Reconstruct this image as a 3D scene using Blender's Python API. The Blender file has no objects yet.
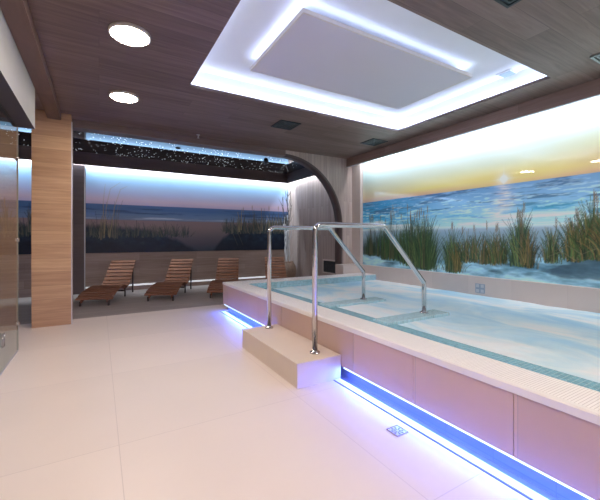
import bpy, bmesh, math, random
import numpy as np
from mathutils import Vector, Matrix
PI = math.pi
random.seed(4)
scene = bpy.context.scene
COL = scene.collection

# ------------------------------------------------------------------ camera, world, lights
cam_d = bpy.data.cameras.new('camera')
cam = bpy.data.objects.new('camera', cam_d)
COL.objects.link(cam)
cam_d.sensor_fit = 'HORIZONTAL'
cam_d.sensor_width = 36
cam_d.lens = 344 * 36 / 600
cam_d.shift_y = -12 / 600
cam_d.clip_start = 0.02
cam.location = (0, 0, 1.2)
cam.rotation_euler = (PI / 2, 0, -math.atan2(201, 344))
scene.camera = cam

scene.view_settings.view_transform = 'Standard'
scene.view_settings.look = 'None'
scene.view_settings.gamma = 1
scene.view_settings.exposure = 0.0
scene.view_settings.use_curve_mapping = False

world = bpy.data.worlds.new('world')
scene.world = world
world.use_nodes = True
world.node_tree.nodes['Background'].inputs[0].default_value = (0.6, 0.65, 0.8, 1)
world.node_tree.nodes['Background'].inputs[1].default_value = 0.1

def area(name, loc, direction, sx, sy, power, color, xdir=None, spread=PI):
    d = bpy.data.lights.new(name, 'AREA')
    d.shape = 'RECTANGLE'
    d.size = sx
    d.size_y = sy
    d.energy = power
    d.color = color
    d.spread = spread
    o = bpy.data.objects.new(name, d)
    COL.objects.link(o)
    o.location = loc
    z = -Vector(direction).normalized()
    x = Vector(xdir or (1, 0, 0)).normalized()
    y = z.cross(x).normalized()
    m = Matrix((x, y, z)).transposed()
    o.rotation_euler = m.to_euler()
    return o

CH = 2.92                       # main ceiling height
RX0, RX1, RY0, RY1 = .885, 4.19, 1.83, 4.01      # ceiling opening
COOL = (.58, .70, 1.0)
CAV = .07
# cove strips on the ledge around the ceiling opening
for nm, x0, y0, x1, y1, dr, pw in (
        ('cove_light', RX0 - CAV / 2, RY0, RX0 - CAV / 2, RY1, (-.5, 0, 1), 3),
        ('cove_light', RX1 + CAV / 2, RY0, RX1 + CAV / 2, RY1, (.7, 0, 1), 5.5),
        ('cove_light', RX0, RY0 - CAV / 2, RX1, RY0 - CAV / 2, (0, -.5, 1), 3.5),
        ('cove_light', RX0, RY1 + CAV / 2, RX1, RY1 + CAV / 2, (0, .7, 1), 8)):
    L = math.hypot(x1 - x0, y1 - y0)
    xd = (1, 0, 0) if y0 == y1 else (0, 1, 0)
    area(nm, ((x0 + x1) / 2, (y0 + y1) / 2, CH + .045), dr, L, .03, pw, COOL, xd)
# halo strips on top of the floating ceiling panel
PX0, PX1, PY0, PY1 = 1.43, 3.64, 2.39, 3.49
for x0, y0, x1, y1 in ((PX0 + .03, PY0, PX0 + .03, PY1), (PX1 - .03, PY0, PX1 - .03, PY1),
                       (PX0, PY0 + .03, PX1, PY0 + .03), (PX0, PY1 - .03, PX1, PY1 - .03)):
    L = math.hypot(x1 - x0, y1 - y0)
    xd = (1, 0, 0) if y0 == y1 else (0, 1, 0)
    area('halo_light', ((x0 + x1) / 2, (y0 + y1) / 2, 3.095), (0, 0, 1), L - .03, .015, 1.2, COOL, xd)
# strips washing the two photo murals from above
area('mural_light', (4.72, 2.0, 2.83), (.08, 0, -1), 7.2, .05, 66, (.86, .93, 1), (0, 1, 0))
area('mural_light', (2.1, 8.70, 2.93), (0, .05, -1), 5.4, .05, 100, (.72, .86, 1), (1, 0, 0))
area('mural_light', (-2.2, 8.70, 2.93), (0, .05, -1), 2.9, .05, 64, (.72, .86, 1), (1, 0, 0))
area('mural_light', (4.76, 7.5, 2.93), (.2, 0, -1), 2.2, .05, 22, (.8, .9, 1), (0, 1, 0))
# blue strip under the overhanging pool rim
UV = (.055, .14, 1.0)
area('rim_light', (1.818, -.10, .086), (-1.2, 0, -1), 4.9, .02, 60, UV, (0, 1, 0))
area('rim_light', (1.818, 4.55, .086), (-1.2, 0, -1), 1.9, .02, 25, UV, (0, 1, 0))
# baseboard strip of the rest area
area('base_light', (1.9, 8.775, .10), (0, -1, -.5), 4.6, .02, .35, (.9, .93, 1), (1, 0, 0))

# ------------------------------------------------------------------ materials
def new_mat(name):
    m = bpy.data.materials.new(name)
    m.use_nodes = True
    nt = m.node_tree
    return m, nt, nt.nodes['Principled BSDF']

def plain(name, col, rough=.5, metal=0, var=0, scale=8, spec=.5, coat=0, bump=0):
    m, nt, b = new_mat(name)
    b.inputs['Roughness'].default_value = rough
    b.inputs['Metallic'].default_value = metal
    b.inputs['Specular IOR Level'].default_value = spec
    b.inputs['Coat Weight'].default_value = coat
    n = nt.nodes.new('ShaderNodeTexNoise')
    n.inputs['Scale'].default_value = scale
    n.inputs['Detail'].default_value = 4
    tc = nt.nodes.new('ShaderNodeTexCoord')
    nt.links.new(tc.outputs['Object'], n.inputs['Vector'])
    r = nt.nodes.new('ShaderNodeMix')
    r.data_type = 'RGBA'
    k = 1 - var
    r.inputs['A'].default_value = (col[0] * k, col[1] * k, col[2] * k, 1)
    r.inputs['B'].default_value = (min(1, col[0] * (1 + var)), min(1, col[1] * (1 + var)), min(1, col[2] * (1 + var)), 1)
    nt.links.new(n.outputs['Fac'], r.inputs['Factor'])
    nt.links.new(r.outputs['Result'], b.inputs['Base Color'])
    if bump:
        bp = nt.nodes.new('ShaderNodeBump')
        bp.inputs['Strength'].default_value = bump
        bp.inputs['Distance'].default_value = .01
        nt.links.new(n.outputs['Fac'], bp.inputs['Height'])
        nt.links.new(bp.outputs['Normal'], b.inputs['Normal'])
    return m

def emit(name, col, s):
    m, nt, b = new_mat(name)
    b.inputs['Base Color'].default_value = (*col, 1)
    b.inputs['Emission Color'].default_value = (*col, 1)
    b.inputs['Emission Strength'].default_value = s
    return m

def wood(name, c1, c2, along, across, plank_w=.16, plank_l=1.3, rough=.5, gap=.6, grain=1.0):
    """boards: 'along' and 'across' pick the axes ('X','Y','Z') of board length and board width"""
    m, nt, b = new_mat(name)
    L = nt.links
    tc = nt.nodes.new('ShaderNodeTexCoord')
    sep = nt.nodes.new('ShaderNodeSeparateXYZ')
    L.new(tc.outputs['Object'], sep.inputs[0])
    cmb = nt.nodes.new('ShaderNodeCombineXYZ')
    L.new(sep.outputs[along], cmb.inputs['X'])
    L.new(sep.outputs[across], cmb.inputs['Y'])
    br = nt.nodes.new('ShaderNodeTexBrick')
    br.offset = .37
    br.inputs['Scale'].default_value = 1
    br.inputs['Brick Width'].default_value = plank_l
    br.inputs['Row Height'].default_value = plank_w
    br.inputs['Mortar Size'].default_value = .0025
    br.inputs['Mortar Smooth'].default_value = .3
    br.inputs['Color1'].default_value = (0, 0, 0, 1)
    br.inputs['Color2'].default_value = (1, 1, 1, 1)
    br.inputs['Mortar'].default_value = (.5, .5, .5, 1)
    L.new(cmb.outputs[0], br.inputs['Vector'])
    # grain stretched along the board, shifted per board
    rest = [a for a in 'XYZ' if a not in (along, across)][0]
    c3 = nt.nodes.new('ShaderNodeCombineXYZ')
    L.new(sep.outputs[along], c3.inputs['X'])
    L.new(sep.outputs[across], c3.inputs['Y'])
    L.new(sep.outputs[rest], c3.inputs['Z'])
    mp = nt.nodes.new('ShaderNodeMapping')
    mp.inputs['Scale'].default_value = (1.3, 22, 6)
    L.new(c3.outputs[0], mp.inputs['Vector'])
    add = nt.nodes.new('ShaderNodeVectorMath')
    add.operation = 'MULTIPLY_ADD'
    add.inputs[1].default_value = (7, 7, 7)
    L.new(br.outputs['Color'], add.inputs[0])
    L.new(mp.outputs[0], add.inputs[2])
    n = nt.nodes.new('ShaderNodeTexNoise')
    n.inputs['Scale'].default_value = 1.2
    n.inputs['Detail'].default_value = 6
    n.inputs['Roughness'].default_value = .6
    n.inputs['Distortion'].default_value = .6
    L.new(add.outputs[0], n.inputs['Vector'])
    # factor = .35*board + .65*grain
    mr = nt.nodes.new('ShaderNodeMapRange')
    mr.inputs['From Min'].default_value = .3
    mr.inputs['From Max'].default_value = .7
    L.new(n.outputs['Fac'], mr.inputs['Value'])
    s1 = nt.nodes.new('ShaderNodeMath'); s1.operation = 'MULTIPLY'
    s1.inputs[1].default_value = .6 * grain
    L.new(mr.outputs[0], s1.inputs[0])
    s2 = nt.nodes.new('ShaderNodeMath'); s2.operation = 'MULTIPLY_ADD'
    s2.inputs[1].default_value = .4
    L.new(br.outputs['Color'], s2.inputs[0])
    L.new(s1.outputs[0], s2.inputs[2])
    mix = nt.nodes.new('ShaderNodeMix'); mix.data_type = 'RGBA'
    mix.inputs['A'].default_value = (*c1, 1)
    mix.inputs['B'].default_value = (*c2, 1)
    L.new(s2.outputs[0], mix.inputs['Factor'])
    g = nt.nodes.new('ShaderNodeMix'); g.data_type = 'RGBA'; g.blend_type = 'MULTIPLY'
    g.inputs['B'].default_value = (1 - gap, 1 - gap, 1 - gap, 1)
    L.new(br.outputs['Fac'], g.inputs['Factor'])
    L.new(mix.outputs['Result'], g.inputs['A'])
    L.new(g.outputs['Result'], b.inputs['Base Color'])
    b.inputs['Roughness'].default_value = rough
    return m

def tiles(name, c, grout, axes, w, h, mortar=.003, rough=.35, var=.04, offset=(0, 0), shift=0., noise=3, spec=.5):
    m, nt, b = new_mat(name)
    L = nt.links
    tc = nt.nodes.new('ShaderNodeTexCoord')
    sep = nt.nodes.new('ShaderNodeSeparateXYZ')
    L.new(tc.outputs['Object'], sep.inputs[0])
    cmb = nt.nodes.new('ShaderNodeCombineXYZ')
    L.new(sep.outputs[axes[0]], cmb.inputs['X'])
    L.new(sep.outputs[axes[1]], cmb.inputs['Y'])
    mp = nt.nodes.new('ShaderNodeMapping')
    mp.inputs['Location'].default_value = (offset[0], offset[1], 0)
    L.new(cmb.outputs[0], mp.inputs['Vector'])
    br = nt.nodes.new('ShaderNodeTexBrick')
    br.offset = shift
    br.inputs['Scale'].default_value = 1
    br.inputs['Brick Width'].default_value = w
    br.inputs['Row Height'].default_value = h
    br.inputs['Mortar Size'].default_value = mortar
    br.inputs['Mortar Smooth'].default_value = .2
    br.inputs['Color1'].default_value = tuple(v * (1 - var) for v in c) + (1,)
    br.inputs['Color2'].default_value = tuple(min(1, v * (1 + var)) for v in c) + (1,)
    br.inputs['Mortar'].default_value = (*grout, 1)
    L.new(mp.outputs[0], br.inputs['Vector'])
    n = nt.nodes.new('ShaderNodeTexNoise')
    n.inputs['Scale'].default_value = noise
    n.inputs['Detail'].default_value = 5
    L.new(tc.outputs['Object'], n.inputs['Vector'])
    mr = nt.nodes.new('ShaderNodeMapRange')
    mr.inputs['To Min'].default_value = 1 - var * 1.5
    mr.inputs['To Max'].default_value = 1 + var * .8
    L.new(n.outputs['Fac'], mr.inputs['Value'])
    mx = nt.nodes.new('ShaderNodeVectorMath'); mx.operation = 'SCALE'
    L.new(br.outputs['Color'], mx.inputs[0])
    L.new(mr.outputs[0], mx.inputs['Scale'])
    L.new(mx.outputs[0], b.inputs['Base Color'])
    b.inputs['Roughness'].default_value = rough
    b.inputs['Specular IOR Level'].default_value = spec
    bp = nt.nodes.new('ShaderNodeBump')
    bp.invert = True
    bp.inputs['Strength'].default_value = .4
    bp.inputs['Distance'].default_value = .002
    L.new(br.outputs['Fac'], bp.inputs['Height'])
    L.new(bp.outputs['Normal'], b.inputs['Normal'])
    return m

M = {}
M['ceil'] = wood('ceiling_boards', (.12, .076, .066), (.275, .20, .18), 'X', 'Y', .20, 1.6, rough=.45, gap=.35)
M['beam'] = wood('beam_wood', (.28, .185, .165), (.42, .30, .27), 'Y', 'Z', .4, 2.4, rough=.5, gap=.2)
M['beaml'] = wood('beam_wood_dark', (.10, .058, .045), (.19, .115, .09), 'Y', 'Z', .4, 2.4, rough=.5, gap=.2)
M['beamx'] = wood('beam_wood_cross', (.14, .095, .085), (.22, .155, .14), 'X', 'Z', .4, 2.4, rough=.5, gap=.2)
M['rim'] = plain('arch_edge_brown', (.10, .072, .072), .5, var=.1, scale=5)
M['oak'] = wood('oak_cladding', (.36, .20, .108), (.64, .41, .24), 'X', 'Z', .185, 1.4, rough=.5, gap=.3)
M['plank'] = wood('vertical_grey_boards', (.36, .275, .25), (.60, .49, .445), 'Z', 'X', .075, 2.0, rough=.55, gap=.35)
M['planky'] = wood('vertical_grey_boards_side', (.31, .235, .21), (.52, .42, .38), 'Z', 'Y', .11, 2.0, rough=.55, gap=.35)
M['backwood'] = wood('rest_wall_boards', (.27, .195, .17), (.46, .355, .315), 'X', 'Z', .17, 1.3, rough=.5, gap=.3)
M['restfloor'] = wood('rest_floor_boards', (.24, .195, .175), (.42, .35, .32), 'X', 'Y', .16, 1.2, rough=.4, gap=.4)
M['darkwood'] = wood('dark_fascia', (.10, .072, .074), (.15, .11, .11), 'X', 'Z', .5, 2, rough=.5, gap=.2)
M['floor'] = tiles('cream_floor_tiles', (.80, .70, .645), (.66, .57, .53), 'XY', 1.2, 1.2, .0025, rough=.33, var=.035, offset=(-.1, -1.05 - 1.2 + 1.2), noise=1.5)
M['pooltile'] = tiles('pool_side_tile', (.60, .42, .355), (.50, .38, .33), 'YZ', .64, 2.0, .003, rough=.4, var=.05, offset=(0, 0), noise=4)
M['steptile'] = tiles('step_tile', (.76, .64, .55), (.6, .5, .44), 'XY', 3, 3, .002, rough=.4, var=.05, offset=(.9, .9), noise=4)
M['upstand'] = tiles('upstand_tile', (.66, .57, .54), (.55, .47, .45), 'YZ', .64, 2, .002, rough=.3, var=.04, offset=(0, .3), noise=4)
M['coping'] = plain('coping_stone', (.84, .80, .79), .45, var=.04)
M['grate'] = tiles('overflow_grate_ribs', (.92, .88, .87), (.62, .56, .56), 'YX', .014, .60, .0016, rough=.45, var=.02, offset=(0, -1.79 - .0), noise=10)
M['gratex'] = tiles('overflow_grate_ribs_cross', (.92, .88, .87), (.62, .56, .56), 'XY', .014, .60, .0016, rough=.45, var=.02, noise=10)
M['mosaicd'] = tiles('dark_teal_mosaic', (.20, .47, .60), (.48, .70, .78), 'XY', .028, .028, .002, rough=.25, var=.14, noise=30)
M['mosaicdz'] = tiles('dark_teal_mosaic_face', (.34, .60, .72), (.60, .78, .86), 'XZ', .028, .028, .002, rough=.25, var=.14, noise=30)
M['mosaic'] = tiles('teal_mosaic', (.40, .68, .80), (.72, .87, .92), 'XY', .028, .028, .003, rough=.25, var=.14, noise=30)
M['mosaicz'] = tiles('teal_mosaic_side', (.30, .56, .66), (.62, .78, .84), 'XZ', .028, .028, .003, rough=.25, var=.14, noise=30)
M['white'] = plain('white_plaster', (.82, .83, .86), .6, var=.02)
M['panelwhite'] = plain('ceiling_panel_white', (.72, .70, .80), .6, var=.02, scale=2)
M['grey'] = plain('bulkhead_plaster', (.27, .275, .275), .7, var=.03)
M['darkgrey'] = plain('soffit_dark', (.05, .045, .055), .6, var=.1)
M['steel'] = plain('brushed_steel', (.62, .61, .63), .14, 1, var=.03, scale=20)
M['darksteel'] = plain('dark_grey_metal', (.05, .055, .065), .4, .6, var=.1)
M['lightmetal'] = plain('pale_metal_trim', (.62, .62, .66), .35, .6, var=.05)
M['ventdark'] = plain('vent_dark', (.03, .045, .055), .4, .2, var=.2)
M['ventpale'] = plain('vent_pale', (.30, .38, .40), .4, .2, var=.1)
M['vane'] = plain('vane_dark', (.06, .085, .10), .4, .2, var=.1)
M['gutter'] = plain('gutter_grey', (.16, .17, .22), .35, var=.15, scale=12)
M['lamp'] = emit('lamp_diffuser', (1, .86, .74), 112)
M['lamprim'] = plain('lamp_rim_white', (.75, .70, .66), .5, var=.02)
M['star'] = emit('star_point', (.85, .92, 1), 1.8)
M['baseline'] = emit('base_led', (.9, .95, 1), .5)
M['ledblue'] = emit('blue_led', (.55, .80, 1), 2.6)
M['teak'] = wood('teak_slats', (.11, .04, .020), (.34, .135, .065), 'X', 'Y', .5, 3, rough=.75, gap=.1, grain=1.2)
M['darkwoodleg'] = plain('dark_leg', (.035, .022, .02), .5, var=.2)
M['wicker'] = plain('wicker', (.28, .19, .14), .7, var=.35, scale=25, bump=.6)
M['branch'] = plain('pale_branch', (.72, .72, .74), .7, var=.25, scale=12)
M['branchd'] = plain('brown_branch', (.10, .08, .06), .7, var=.25, scale=12)
M['basin'] = plain('basin_blue', (.25, .55, .68), .3, var=.1)
M['plinth'] = tiles('plinth_tile', (.34, .34, .40), (.3, .3, .34), 'YZ', .3, .3, .003, rough=.3)
M['strip'] = plain('drain_strip_white', (.80, .80, .80), .35, var=.03)
M['slot'] = plain('slot_dark', (.10, .085, .10), .5, var=.1)
M['wallplain'] = plain('back_room_plaster', (.55, .50, .47), .7, var=.04)

def mirror_mat(name):
    m, nt, b = new_mat(name)
    b.inputs['Base Color'].default_value = (.004, .005, .008, 1)
    b.inputs['Roughness'].default_value = .02
    b.inputs['IOR'].default_value = 1.75
    n = nt.nodes.new('ShaderNodeTexNoise')
    n.inputs['Scale'].default_value = .6
    return m
M['stretch'] = mirror_mat('black_stretch_ceiling')

def glass_mat():
    m, nt, b = new_mat('clear_glass')
    L = nt.links
    out = nt.nodes['Material Output']
    tr = nt.nodes.new('ShaderNodeBsdfTransparent')
    tr.inputs['Color'].default_value = (.80, .86, .85, 1)
    gl = nt.nodes.new('ShaderNodeBsdfGlossy')
    gl.inputs['Roughness'].default_value = .01
    gl.inputs['Color'].default_value = (.95, .97, 1, 1)
    fr = nt.nodes.new('ShaderNodeFresnel')
    fr.inputs['IOR'].default_value = 1.55
    mx = nt.nodes.new('ShaderNodeMixShader')
    ge = nt.nodes.new('ShaderNodeNewGeometry')
    iv = nt.nodes.new('ShaderNodeMath'); iv.operation = 'SUBTRACT'; iv.inputs[0].default_value = 1
    L.new(ge.outputs['Backfacing'], iv.inputs[1])
    mu = nt.nodes.new('ShaderNodeMath'); mu.operation = 'MULTIPLY'
    L.new(fr.outputs[0], mu.inputs[0]); L.new(iv.outputs[0], mu.inputs[1])
    L.new(mu.outputs[0], mx.inputs['Fac'])
    L.new(tr.outputs[0], mx.inputs[1])
    L.new(gl.outputs[0], mx.inputs[2])
    L.new(mx.outputs[0], out.inputs['Surface'])
    return m
M['glass'] = glass_mat()

def mural_mat(name, rough, coat):
    m, nt, b = new_mat(name)
    at = nt.nodes.new('ShaderNodeAttribute')
    at.attribute_name = 'print'
    nt.links.new(at.outputs['Color'], b.inputs['Base Color'])
    b.inputs['Roughness'].default_value = rough
    b.inputs['Specular IOR Level'].default_value = .5
    b.inputs['Coat Weight'].default_value = coat
    b.inputs['Coat Roughness'].default_value = .01
    return m
M['mural'] = mural_mat('glossy_mural_print', .3, 1)
M['muralb'] = mural_mat('matte_mural_print', .5, 0)

def water_mat():
    m, nt, b = new_mat('churning_water')
    L = nt.links
    tc = nt.nodes.new('ShaderNodeTexCoord')
    mp = nt.nodes.new('ShaderNodeMapping')
    mp.inputs['Scale'].default_value = (1.5, .8, 1)
    mp.inputs['Rotation'].default_value = (0, 0, .35)
    L.new(tc.outputs['Object'], mp.inputs['Vector'])
    n = nt.nodes.new('ShaderNodeTexNoise')
    n.inputs['Scale'].default_value = 1.1
    n.inputs['Detail'].default_value = 5
    n.inputs['Roughness'].default_value = .52
    n.inputs['Distortion'].default_value = 1.2
    L.new(mp.outputs[0], n.inputs['Vector'])
    cr = nt.nodes.new('ShaderNodeValToRGB')
    e = cr.color_ramp.elements
    e[0].position = .30; e[0].color = (.38, .70, .92, 1)
    e[1].position = .60; e[1].color = (.93, .97, 1, 1)
    e2 = e.new(.43); e2.color = (.60, .84, .97, 1)
    e3 = e.new(.52); e3.color = (.80, .94, 1, 1)
    L.new(n.outputs['Fac'], cr.inputs[0])
    L.new(cr.outputs[0], b.inputs['Base Color'])
    b.inputs['Roughness'].default_value = .35
    b.inputs['Specular IOR Level'].default_value = .4
    n2 = nt.nodes.new('ShaderNodeTexNoise')
    n2.inputs['Scale'].default_value = 9
    n2.inputs['Detail'].default_value = 3
    L.new(tc.outputs['Object'], n2.inputs['Vector'])
    bp = nt.nodes.new('ShaderNodeBump')
    bp.inputs['Strength'].default_value = .25
    bp.inputs['Distance'].default_value = .03
    L.new(n2.outputs['Fac'], bp.inputs['Height'])
    L.new(bp.outputs['Normal'], b.inputs['Normal'])
    return m
M['water'] = water_mat()

# ------------------------------------------------------------------ mesh helpers
class MB:
    def __init__(self):
        self.bm = bmesh.new()
    def box(self, x0, y0, z0, x1, y1, z1, bevel=0, mi=0):
        bm = self.bm
        vs = [bm.verts.new(p) for p in ((x0, y0, z0), (x1, y0, z0), (x1, y1, z0), (x0, y1, z0),
                                        (x0, y0, z1), (x1, y0, z1), (x1, y1, z1), (x0, y1, z1))]
        fs = [bm.faces.new([vs[i] for i in q]) for q in
              ((0, 3, 2, 1), (4, 5, 6, 7), (0, 1, 5, 4), (1, 2, 6, 5), (2, 3, 7, 6), (3, 0, 4, 7))]
        for f in fs:
            f.material_index = mi
        if bevel:
            es = list({e for f in fs for e in f.edges})
            bmesh.ops.bevel(bm, geom=es, offset=bevel, segments=2, affect='EDGES', profile=.7)
        return self
    def slab(self, p0, p1, w, t, up=(0, 0, 1)):
        """beam of width w (sideways) and thickness t from p0 to p1"""
        p0, p1 = Vector(p0), Vector(p1)
        d = (p1 - p0).normalized()
        s = d.cross(Vector(up))
        if s.length < 1e-4:
            s = Vector((1, 0, 0))
        s.normalize()
        u = s.cross(d)
        vs = []
        for p in (p0, p1):
            for a, b in ((-1, -1), (1, -1), (1, 1), (-1, 1)):
                vs.append(self.bm.verts.new(p + s * a * w / 2 + u * b * t / 2))
        for q in ((0, 1, 2, 3), (7, 6, 5, 4), (0, 4, 5, 1), (1, 5, 6, 2), (2, 6, 7, 3), (3, 7, 4, 0)):
            self.bm.faces.new([vs[i] for i in q])
        return self
    def tube(self, pts, r, seg=14, cap=True):
        pts = [Vector(p) for p in pts]
        rr = r if isinstance(r, (list, tuple)) else [r] * len(pts)
        n = len(pts)
        rings = []
        ref = None
        for i, p in enumerate(pts):
            t = (pts[min(i + 1, n - 1)] - pts[max(i - 1, 0)]).normalized()
            if ref is None:
                ref = Vector((0, 0, 1)) if abs(t.z) < .9 else Vector((0, 1, 0))
            a = (ref - t * ref.dot(t)).normalized()
            ref = a
            b = t.cross(a)
            rings.append([self.bm.verts.new(p + (a * math.cos(2 * PI * k / seg) + b * math.sin(2 * PI * k / seg)) * rr[i])
                          for k in range(seg)])
        for i in range(n - 1):
            for k in range(seg):
                f = self.bm.faces.new((rings[i][k], rings[i][(k + 1) % seg], rings[i + 1][(k + 1) % seg], rings[i + 1][k]))
                f.smooth = True
        if cap:
            self.bm.faces.new(rings[0][::-1])
            self.bm.faces.new(rings[-1])
        return self
    def lathe(self, prof, seg=32, cx=0, cy=0, smooth=True):
        rings = []
        for r, z in prof:
            rings.append([self.bm.verts.new((cx + r * math.cos(2 * PI * k / seg), cy + r * math.sin(2 * PI * k / seg), z))
                          for k in range(seg)])
        for i in range(len(prof) - 1):
            for k in range(seg):
                f = self.bm.faces.new((rings[i][k], rings[i][(k + 1) % seg], rings[i + 1][(k + 1) % seg], rings[i + 1][k]))
                f.smooth = smooth
        self.bm.faces.new(rings[0][::-1])
        self.bm.faces.new(rings[-1])
        return self
    def prism(self, poly, axis, a, b):
        """extrude a 2-D polygon along axis between a and b"""
        def P(u, v, w):
            return {'X': (w, u, v), 'Y': (u, w, v), 'Z': (u, v, w)}[axis]
        v0 = [self.bm.verts.new(P(u, v, a)) for u, v in poly]
        v1 = [self.bm.verts.new(P(u, v, b)) for u, v in poly]
        self.bm.faces.new(v0[::-1])
        self.bm.faces.new(v1)
        n = len(poly)
        for i in range(n):
            self.bm.faces.new((v0[i], v0[(i + 1) % n], v1[(i + 1) % n], v1[i]))
        return self
    def build(self, name, mat, parent=None, origin=None):
        me = bpy.data.meshes.new(name)
        bmesh.ops.recalc_face_normals(self.bm, faces=self.bm.faces[:])
        if origin is not None:
            bmesh.ops.translate(self.bm, verts=self.bm.verts[:], vec=-Vector(origin))
        self.bm.to_mesh(me)
        self.bm.free()
        for m in (mat if isinstance(mat, (list, tuple)) else [mat]):
            me.materials.append(m)
        o = bpy.data.objects.new(name, me)
        COL.objects.link(o)
        if parent is not None:
            o.parent = parent
        elif origin is not None:
            o.location = origin
        return o

def box(*a, **k):
    return MB().box(*a, **k)
def tag(o, label, cat, group=None, kind=None):
    o['label'] = label
    o['category'] = cat
    if group: o['group'] = group
    if kind: o['kind'] = kind
    return o
def struct(o, label=None, cat=None):
    o['kind'] = 'structure'
    if label: o['label'] = label
    if cat: o['category'] = cat
    return o
def thing(name, loc, label, cat, rz=0, group=None):
    o = bpy.data.objects.new(name, None)
    o.empty_display_size = .1
    COL.objects.link(o)
    o.location = loc
    o.rotation_euler = (0, 0, rz)
    return tag(o, label, cat, group)

# ------------------------------------------------------------------ structure
XL, YF, XR, YB = -3.4, -2.6, 4.90, 8.8
YA = 5.95                       # front of the arch wall
YT = 6.08                       # tile / wood floor line
GX0, GX1 = 1.775, 1.86          # shallow channel in front of the pool plinth
f = MB()
f.box(XL, YF, -.12, GX0, YT, 0)
f.box(GX0, YF, -.12, XR, YT, -.03)
f.box(GX1 + .01, YF, -.03, XR, YT, 0)
f.box(GX0, 5.52, -.03, GX1, YT, 0)
struct(f.build('floor', M['floor']), 'cream large-format tiled floor beside the pool', 'floor')
struct(box(XL, YT, -.12, XR, YB + .1, 0).build('floor', M['restfloor']), 'grey-brown wooden board floor of the lounger area', 'floor')

# ceiling with opening
c = MB()
for x0, y0, x1, y1 in ((XL, YF, XR + .1, RY0), (XL, RY1, XR + .1, YA), (XL, RY0, RX0, RY1), (RX1, RY0, XR + .1, RY1)):
    c.box(x0, y0, CH, x1, y1, CH + .035)
struct(c.build('ceiling', M['ceil']), 'dark brown wood-board ceiling with rectangular opening', 'ceiling')
c = MB()
CT = 3.16
X0, X1, Y0, Y1 = RX0 - CAV, RX1 + CAV, RY0 - CAV, RY1 + CAV
c.box(X0 - .02, Y0 - .02, CT, X1 + .02, Y1 + .02, CT + .03)
c.box(X0 - .02, Y0 - .02, CH + .035, X0, Y1 + .02, CT)
c.box(X1, Y0 - .02, CH + .035, X1 + .02, Y1 + .02, CT)
c.box(X0, Y0 - .02, CH + .035, X1, Y0, CT)
c.box(X0, Y1, CH + .035, X1, Y1 + .02, CT)
struct(c.build('ceiling', M['white']), 'white recessed coffer above the opening', 'ceiling')

# right wall, upstand, beam above the mural
struct(box(XR, YF, 0, XR + .1, YB + .1, 3.2).build('wall_right', M['wallplain']))
struct(box(4.65, YF, 2.745, 4.69, YA, CH).build('trim_1', M['beam']), 'brown wooden drop beam above the sunrise mural', 'beam')
struct(box(4.64, YF, 2.735, 4.70, YA, 2.746).build('trim_2', M['lightmetal']), 'pale metal edge strip under the drop beam', 'trim')
U = MB()
U.box(4.80, YF, 0, XR, 5.67, .635, bevel=.004)
struct(U.build('trim_3', M['upstand']), 'beige tiled upstand below the sunrise mural', 'upstand')
U = MB()
U.box(4.35, 5.67, 0, XR, YA, .64, bevel=.004)
struct(U.build('trim_4', M['upstand']), 'beige tiled corner ledge at the far end of the pool', 'ledge')
# corner pilaster
struct(box(4.80, 5.67, .64, XR, YA, CH).build('trim_5', M['upstand'], origin=(4.80, 5.67, .64)), 'pale narrow pilaster in the pool corner', 'pilaster')

# arch wall
arc = [(3.15 + 1.35 * math.sin(a), 1.46 + 1.35 * math.cos(a)) for a in [i * PI / 2 / 28 for i in range(29)]]
poly = [(XR, 0), (XR, 3.2), (3.15, 3.2)] + arc + [(4.5, 0)]
w = MB().prism(poly, 'Y', YA, YA + .22)
w.bm.normal_update()
for fc in w.bm.faces:
    c0 = fc.calc_center_median()
    if abs(fc.normal.y) < .5 and c0.x < 4.52 and c0.z < 2.9:
        fc.material_index = 1
        fc.smooth = True
struct(w.build('wall_arch', [M['plank'], M['rim']]), 'vertical board wall with a quarter-round arch edge', 'wall')
struct(box(XL, YA, 2.81, 3.15, YA + .22, 3.2).build('wall_lintel', M['beamx']), 'brown lintel over the lounger area opening', 'lintel')
# plain rim of the arch (thin front band)
b_ = MB()
arc2 = [(3.15 + 1.385 * math.sin(a), 1.46 + 1.385 * math.cos(a)) for a in [i * PI / 2 / 28 for i in range(29)]]
b_.prism(arc + arc2[::-1], 'Y', YA - .006, YA)
b_.prism([(4.5, 0), (4.5, 1.46), (4.535, 1.46), (4.535, 0)], 'Y', YA - .006, YA)
struct(b_.build('trim_6', M['rim']), 'smooth brown band along the arch edge', 'trim')

# rest area
struct(box(XL, YB, 0, XR, YB + .1, 3.2).build('wall_back', M['backwood']), 'horizontal board wall behind the loungers', 'wall')
struct(box(4.86, YA + .22, 0, XR, YB, 3.2).build('wall_side', M['planky']), 'vertical board side wall behind the arch', 'wall')
struct(box(XL, YA + .22, 3.03, XR, YB, 3.06).build('ceiling', M['stretch']), 'glossy black starry ceiling above the loungers', 'ceiling')
struct(box(XL, 8.63, 2.76, 4.62, 8.66, 3.03).build('trim_7', M['darkwood']), 'dark wooden fascia above the dune mural', 'fascia')
struct(box(4.62, YA + .22, 2.76, 4.65, 8.66, 3.03).build('trim_8', M['darkwood']), 'dark wooden fascia along the side wall', 'fascia')
struct(box(-.50, 8.72, 0, -.27, 8.8, 2.76).build('trim_9', M['darkwood'], origin=(-.5, 8.72, 0)), 'dark board pier between the dune murals', 'pier')
struct(box(-.275, 8.70, 0, -.255, 8.73, 2.76).build('trim_10', M['lightmetal']), 'thin pale metal edge strip on the board pier', 'trim')
struct(box(4.735, 8.74, 0, 4.86, 8.8, 2.76).build('trim_11', M['upstand']), 'pale corner strip beside the dune mural', 'trim')
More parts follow.
